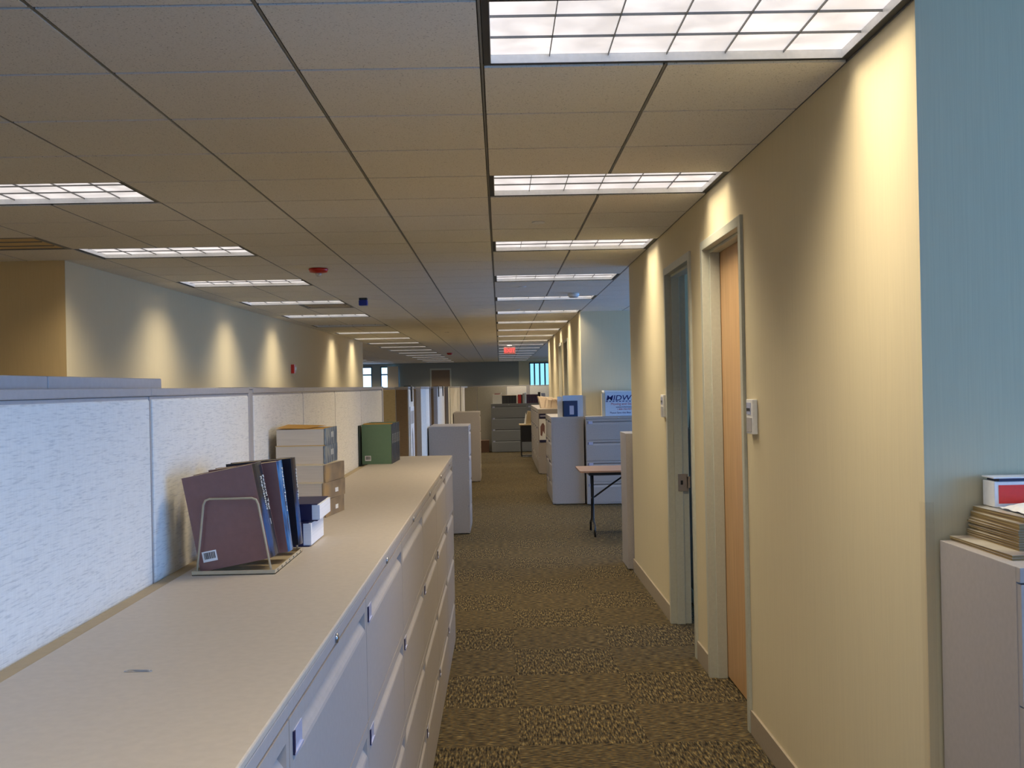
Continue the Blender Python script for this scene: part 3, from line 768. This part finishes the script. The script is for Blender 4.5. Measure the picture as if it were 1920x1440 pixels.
# two navy books with white pages
def lying(label, x, y, z, t_, W_, L_, a):
    o = thing('hardback_book', label, 'book', (x, y, z), (0, 0, R(a)), 'navy hardbacks lying by the rack')
    b = MB(); b.box(0, W_-.006, 0, L_, 0, .003); b.box(0, W_-.006, 0, L_, t_-.003, t_); b.box(0, .004, 0, L_, .003, t_-.003); b.box(0, W_-.022, 0, .003, .003, t_-.003); b.build('cover', m_navy, o, bevel=.001)
    B1('pages', m_wpages, (.0045, W_, .004, L_-.004, .0035, t_-.0035), o)
    B1('spine_stripe', m_redi, (.04, .12, -.0006, .0, t_*.86, t_*.90), o)
    return o
lying('lower navy hardback with white pages, beside the wire rack', -.735, 3.085, CH+.0005, .070, .182, .225, 0)
lying('upper navy hardback with white pages, on the lower one', -.720, 3.10, CH+.0715, .050, .190, .225, 1)

# green group
GG = 'volumes at the far end of the left worktop'
tints = [m_spine]*6
gl = ['green covered volume with barcode, front of the far group', 'second volume in the far group, orange page tops', 'third dark spined volume in the far group', 'fourth dark spined volume in the far group', 'fifth dark spined volume in the far group', 'rearmost dark spined volume in the far group']
for k in range(6):
    o = book(gl[k], .060, .236+(.004 if k else 0), .178, m_green if k != 1 else m_orange, m_dkspine, m_pagesv if k != 1 else m_orange, (-.833+.002*k, 6.40+.064*k, CH+.0005), (0, 0, 0), GG)
    if k == 0: barcode(o, .018, .02, .036, .03)
    text('spine_title', 'Reports', .018, m_print, o, (.1832, .03, .15), (R(90), R(90), R(90)))
be = thing('bookend', 'black metal bookend leaning by the green volume', 'bookend', (-.840, 6.30, CH))
B1('upright', m_black, (0, .002, .0, .12, 0, .235), be); B1('foot', m_black, (0.002, .03, .0, .08, 0, .0015), be)

# paper clip
b = MB(); r_ = .0045
def arc(cx_, cy_, r, a0, a1, n=8): return [(cx_+r*math.cos(a0+(a1-a0)*k/n), cy_+r*math.sin(a0+(a1-a0)*k/n), .0007) for k in range(n+1)]
P = [(-.010, .0045, .0007)] + arc(.018, 0, .0045, PI/2, -PI/2) + arc(-.018, .001, .0055, -PI/2, -1.5*PI) + [(.010, .0065, .0007)] + arc(.014, .0028, .0037, PI/2, -PI/2) + [(-.006, -.0009, .0007)]
b.tube(P, .0006, 6); tag(b.build('paper_clip', m_steel, loc=(-.597, 1.745, CH), rot=(0, 0, R(-3)), smooth=True), 'silver paper clip lying on the left worktop', 'paper clip')

# ------------------------------------------------------------------ right cabinet magazines
MG = 'magazines piled on the right cabinet'
z = CH; random.seed(5)
mags = [(1.245, 2.60, .27, .36, .006, 0), (1.247, 2.603, .27, .35, .006, 1)]
ml = ['bottom magazine of the pile on the right cabinet', 'second magazine of the pile, pale cover showing its left side']
for k in range(8): mags.append((1.292+.002*random.random(), 2.66+.003*random.random(), .27, .29, .006, random.uniform(-1, 1))); ml.append('thin yellow edged magazine, %s from the bottom of the pile' % ORD[k+3])
mags += [(1.296, 2.665, .27, .29, .016, -1), (1.315, 2.68, .26, .27, .014, 2)]
ml += ['thick dark edged magazine near the top of pile', 'topmost magazine of the pile, under crumpled white paper']
for (x, y, w_, l_, t_, a), l in zip(mags, ml):
    o = thing('magazine', l, 'magazine', (x, y, z+.0003), (0, 0, R(a)), MG)
    B1('cover', m_magtop, (0, w_, 0, l_, t_-.0007, t_), o); B1('pages', m_mag, (.0005, w_-.001, .0005, l_-.001, 0, t_-.0007), o)
    z += t_+.0004
# crumpled paper
b = MB(); n = 16; m_ = 10
rows = []
for u in range(n+1):
    row = []
    for v in range(m_+1):
        x, y = .24*u/n, .17*v/m_
        hh = .024*math.sin(PI*u/n)**.6*math.sin(PI*v/m_)**.6 + random.uniform(-.003, .003)
        row.append(b.bm.verts.new((x, y, .0035+max(0, hh))))
    rows.append(row)
for u in range(n):
    for v in range(m_): b.bm.faces.new([rows[u][v], rows[u+1][v], rows[u+1][v+1], rows[u][v+1]])
cp_ = b.build('crumpled_paper', m_paper, loc=(1.335, 2.70, z+.001)); so = cp_.modifiers.new('thick', 'SOLIDIFY'); so.thickness = .001
tag(cp_, 'crumpled white paper on top of the magazine pile', 'paper')
rbx = thing('red_box', 'red fronted white box resting on the magazine pile at right edge', 'box', (1.337, 2.885, CH+.0985))
B1('carton', m_paper, (0, .30, 0, .07, -.002, .068), rbx, bevel=.002); B1('red_panel', mat('bright_red_print', (.8, .03, .015), .4), (.012, .288, -.0015, 0, .008, .058), rbx)
B1('lid', m_navy, (.012, .30, -.004, .068, .0685, .076), rbx); B1('lid_sheet', m_paper, (-.004, .30, -.006, .066, .0765, .080), rbx)

# ------------------------------------------------------------------ folding table
ft = thing('folding_table', 'brown topped folding table with black metal legs', 'table', (.86, 11.68, 0))
b = MB(); W_, D_ = 1.83, .76; rr = .03
def rrect(x0, x1, y0, y1, r, n=5):
    o = []
    for cx_, cy_, a in ((x1-r, y1-r, 0), (x0+r, y1-r, PI/2), (x0+r, y0+r, PI), (x1-r, y0+r, 1.5*PI)):
        for k in range(n+1): o.append((cx_+r*math.cos(a+PI/2*k/n), cy_+r*math.sin(a+PI/2*k/n)))
    return o
b.prism(rrect(0, W_, 0, D_, rr), .720, .738); b.build('tabletop', m_walnut, ft)
b = MB(); b.box(.10, W_-.10, .04, .06, .685, .72); b.box(.10, W_-.10, D_-.06, D_-.04, .685, .72); b.box(.10, .12, .06, D_-.06, .685, .72); b.box(W_-.12, W_-.10, .06, D_-.06, .685, .72); b.build('apron', m_black, ft)
for xx, dr in ((.16, 1), (W_-.16, -1)):
    for y0_, y1_ in ((.30, .10), (.46, .66)):
        b = MB(); b.tube([(xx, y0_, .70), (xx, y0_, .16), (xx, (y0_+y1_)/2*.4+y1_*.6, .12), (xx, y1_, .10), (xx, y1_, .003)], .0135, 10); b.build('leg', m_black, ft, smooth=True)
    b = MB(); b.tube([(xx, .30, .40), (xx, .46, .40)], .010, 8); b.tube([(xx, .38, .40), (xx+dr*.20, .38, .54), (xx+dr*.42, .38, .69)], .010, 8); b.build('brace', m_black, ft, smooth=True)

# ------------------------------------------------------------------ things on the right cabinets
# MIDWEST carton
mc = thing('moving_carton', 'white moving carton printed MIDWEST on the recess cabinets', 'box', (1.475, 14.99, CH+.001))
B1('carton_body', m_carton, (0, .64, 0, .34, 0, .335), mc, bevel=.003)
b = MB(); b.prism([(-.012, .336), (.64, .336), (.64, .342), (-.012, .362)], -.004, .34, 'y'); b.build('carton_flap', m_paper, mc)
b = MB(); b.box(-.045, -.001, .002, .10, 0, .32); b.build('cardboard_divider', m_cream, mc)
text('lettering', 'MIDWEST', .105, m_bluei, mc, (.010, -.0012, .250), (R(90), 0, 0), bold=.0012, shear=.2, sx=1.18, align='LEFT')
bb = MB()
for k in range(12): bb.box(.012+.046*k, .012+.046*k+.028, -.002, -.0002, .200, .211)
bb.build('lettering_stripe', m_bluei, mc)
text('lettering', 'Moving and Storage', .048, m_redi, mc, (.080, -.0012, .168), (R(90), 0, 0), align='LEFT')
text('lettering', 'www.midwestmoving.com', .033, m_bluei, mc, (.150, -.0012, .125), (R(90), 0, 0), align='LEFT')
text('lettering', '1-800-700-MOVE', .033, m_redi, mc, (.165, -.0012, .093), (R(90), 0, 0), align='LEFT')
text('lettering', 'Please Save this Box', .036, m_bluei, mc, (.065, -.0012, .045), (R(90), 0, 0), align='LEFT')
# brochures
bs = thing('brochure_sheets', 'pale blue upright brochure sheets on cabinet', 'brochure', (.89, 15.16, CH+.001), (0, 0, R(4)))
b = MB(); b.box(0, .29, 0, .012, 0, .30); b.build('front_sheet', m_carton, bs); B1('rear_sheet', m_paper, (-.075, .10, .02, .032, 0, .285), bs)
B1('side_card', m_cream, (.29, .33, .0, .012, 0, .29), bs)
hb = thing('literature_holder', 'dark blue literature box standing before pale blue sheets', 'box', (.895, 15.085, CH+.001))
B1('holder_shell', mat('deep_blue_gloss', (.01, .04, .13), .15), (0, .20, 0, .06, 0, .225), hb, bevel=.004); B1('holder_label', m_blueplate, (.085, .145, -.0015, 0, .03, .155), hb)
B1('holder_side', m_black, (-.012, -.0005, 0, .06, 0, .222), hb)
# poster on the side of the second row
po = thing('poster', 'white poster with dark figures and navy bands on cabinet side', 'poster', (.735, 20.296, .62))
B1('sheet', m_paper, (0, .42, -.003, -.0005, 0, .50), po)
B1('header_band', m_navy, (0, .42, -.0045, -.003, .43, .53), po); B1('header_line', m_blueplate, (.02, .40, -.0055, -.0045, .475, .495), po)
B1('footer_band', m_navy, (0, .42, -.0045, -.003, -.02, .03), po)
b = MB()
for sx_ in (0, .11, .22):
    b.prism([(sx_+.02, .12), (sx_+.05, .10), (sx_+.07, .2), (sx_+.10, .14), (sx_+.105, .30), (sx_+.08, .35), (sx_+.05, .34), (sx_+.02, .28)], -.0046, -.003, 'y')
b.build('poster_figures', m_mauve, po)
# cream bags on top
for k, (x, y, a) in enumerate(((.80, 20.8, 12), (.87, 20.6, -4), (.90, 20.42, 0))):
    o = thing('paper_bag', ['cream paper bag leaning behind the others, leftmost', 'cream paper bag between two others on the cabinet', 'front cream paper bag with string handles'][k], 'paper bag', (x, y, CH+.001), (0, 0, R(a)), 'cream paper bags on the poster cabinet')
    b = MB(); b.prism([(0, 0), (.26, 0), (.235, .21-.02*k), (.02-.08*(k == 0), .24-.03*k)], 0, .09, 'y'); b.build('bag_body', m_bag, o, bevel=.006)
    b = MB(); b.tube([(.07, -.004, .02)] + [(.13+.05*math.cos(t), -.004, .13+.05*math.sin(t)) for t in [PI-PI*q/8 for q in range(9)]] + [(.20, -.004, .02)], .003, 6); b.build('string_handle', m_mauve, o)
# small tan table with black skirt and bag
st_ = thing('side_table', 'small tan table with black front and sled legs by the grey cabinets', 'table', (.44, 25.2, 0))
B1('tabletop', m_edge, (0, .60, 0, .55, .745, .775), st_, bevel=.004)
B1('modesty_panel', m_black, (.05, .58, .02, .035, .36, .745), st_)
for yy in (.02, .52):
    b = MB(); b.tube([(.045, yy, .745), (.045, yy, .014), (.045+.02, yy, .012), (.56, yy, .012), (.575, yy, .03), (.575, yy, .745)], .012, 8); b.build('leg', m_black, st_)
sb = thing('paper_stack', 'tan folder stack with white sheets on the side table', 'paper', (.60, 25.24, .776))
b = MB(); b.prism([(0, 0), (.12, 0), (.12, .30), (.05, .31), (.02, .2)], 0, .22, 'y'); b.build('folder', m_edge, sb); b = MB(); b.prism([(-.04, .0), (-.002, 0), (.018, .2), (.0, .27)], .01, .2, 'y'); b.build('loose_sheet', m_paper, sb)
# cardboard box on floor
cbx = thing('cardboard_box', 'brown cardboard box on the carpet left of the grey cabinets', 'box', (-.62, 27.35, 0))
B1('box_body', m_cardb, (0, .32, 0, .36, 0, .30), cbx); b = MB(); b.box(.0, .155, 0, .36, .30, .304); b.box(.165, .32, 0, .36, .30, .304); b.build('box_flaps', m_walnut, cbx)

# books on far grey cabinets
def fb(x, w_, h_, m, label, grp, d=.2, y=27.36, nm='binder'):
    b = MB(); b.box(0, w_, 0, d, 0, h_); o = b.build(nm, m, loc=(x, y, CH+.0005), bevel=.002); tag(o, label, 'book', grp); return o
mf = thing('file_box', 'pale grey magazine file box left of the black books', 'file box', (-.19, 27.36, CH))
B1('box_shell', m_white, (0, .215, 0, .25, 0, .24), mf); B1('box_edge', m_paper, (.2155, .235, 0, .2, 0, .28), mf); B1('pink_papers', m_exitface, (.05, .19, .02, .2, .24, .265), mf)
hues = [m_ink]*9
for k in range(9): fb(.052+.041*k, .039, .205, m_dark if k % 2 else m_ink, '%s black bound volume from the left on the grey cabinets' % ORD[k+1].capitalize(), 'black bound volumes', nm='bound_volume')
B1('dummy', m_cream, (0, .1, 0, .1, 0, .1)); bpy.data.objects.remove(bpy.data.objects['dummy'])
tag(B1('paper_tray', m_cream, (.045, .425, 27.37, 27.55, CH+.2065, CH+.218)), 'cream paper lying across the black bound volumes', 'paper')
fb(.432, .022, .20, m_cream, 'thin cream volume left of the red ones', 'far cabinet mixed books', nm='bound_volume')
fb(.458, .042, .225, m_red, 'red bound volume, left of the two', 'red bound volumes', nm='bound_volume'); fb(.502, .040, .225, m_red, 'red bound volume, right of the two', 'red bound volumes', nm='bound_volume')
fb(.545, .03, .222, m_black, 'black volume right of the two red ones', 'far cabinet mixed books', nm='bound_volume')
fb(.580, .045, .255, m_trim, 'grey binder beside the dark books', 'far cabinet mixed books'); fb(.628, .045, .275, m_carton, 'pale blue binder beside the dark books', 'far cabinet mixed books')
m_nr = mat('navy_red_spine', (.02, .02, .07), .4, build=streaky([(.012, .014, .05), (.02, .02, .07), (.22, .03, .03)], (30, 30, 6)))
for k in range(6): fb(.680+.049*k, .046, .225, m_nr, '%s navy book with red print from left on the grey cabinets' % ORD[k+1].capitalize(), 'navy books with red print', nm='bound_volume')
fb(.977, .06, .28, m_black, 'tall black binder at the right end of the far books', 'far cabinet mixed books')
tag(B1('desk_caddy', m_blueplate, (1.06, 1.16, 27.38, 27.5, CH+.0005, CH+.25)), 'small blue box at the right end of far books', 'box')

# ------------------------------------------------------------------ office behind the open door
cr_ = thing('credenza', 'red brown wooden cabinet seen through the open office doorway', 'cabinet', (1.44, 8.05, 0))
B1('plinth', m_white, (0, 1.2, 0, .45, 0, .11), cr_); B1('carcass', m_mahog, (0, 1.2, 0, .45, .11, 1.33), cr_, bevel=.003); B1('door', m_mahog, (.02, .59, -.018, -.001, .14, 1.30), cr_); B1('door', m_mahog, (.61, 1.18, -.018, -.001, .14, 1.30), cr_)
jb = thing('black_bag', 'black bag on the red brown cabinet in the office', 'bag', (1.46, 8.1, 1.331))
b = MB(); b.prism([(0, 0), (.36, 0), (.33, .26), (.25, .30), (.1, .30), (.02, .24)], 0, .2, 'y'); b.build('bag_body', m_black, jb, bevel=.02)
b = MB(); b.tube([(.05, -.003, .2)] + [(.06+.04*math.cos(t), -.006, .2+.05*math.sin(t)) for t in [PI-PI*q/6 for q in range(7)]], .006, 6); b.build('strap', m_paper, jb)
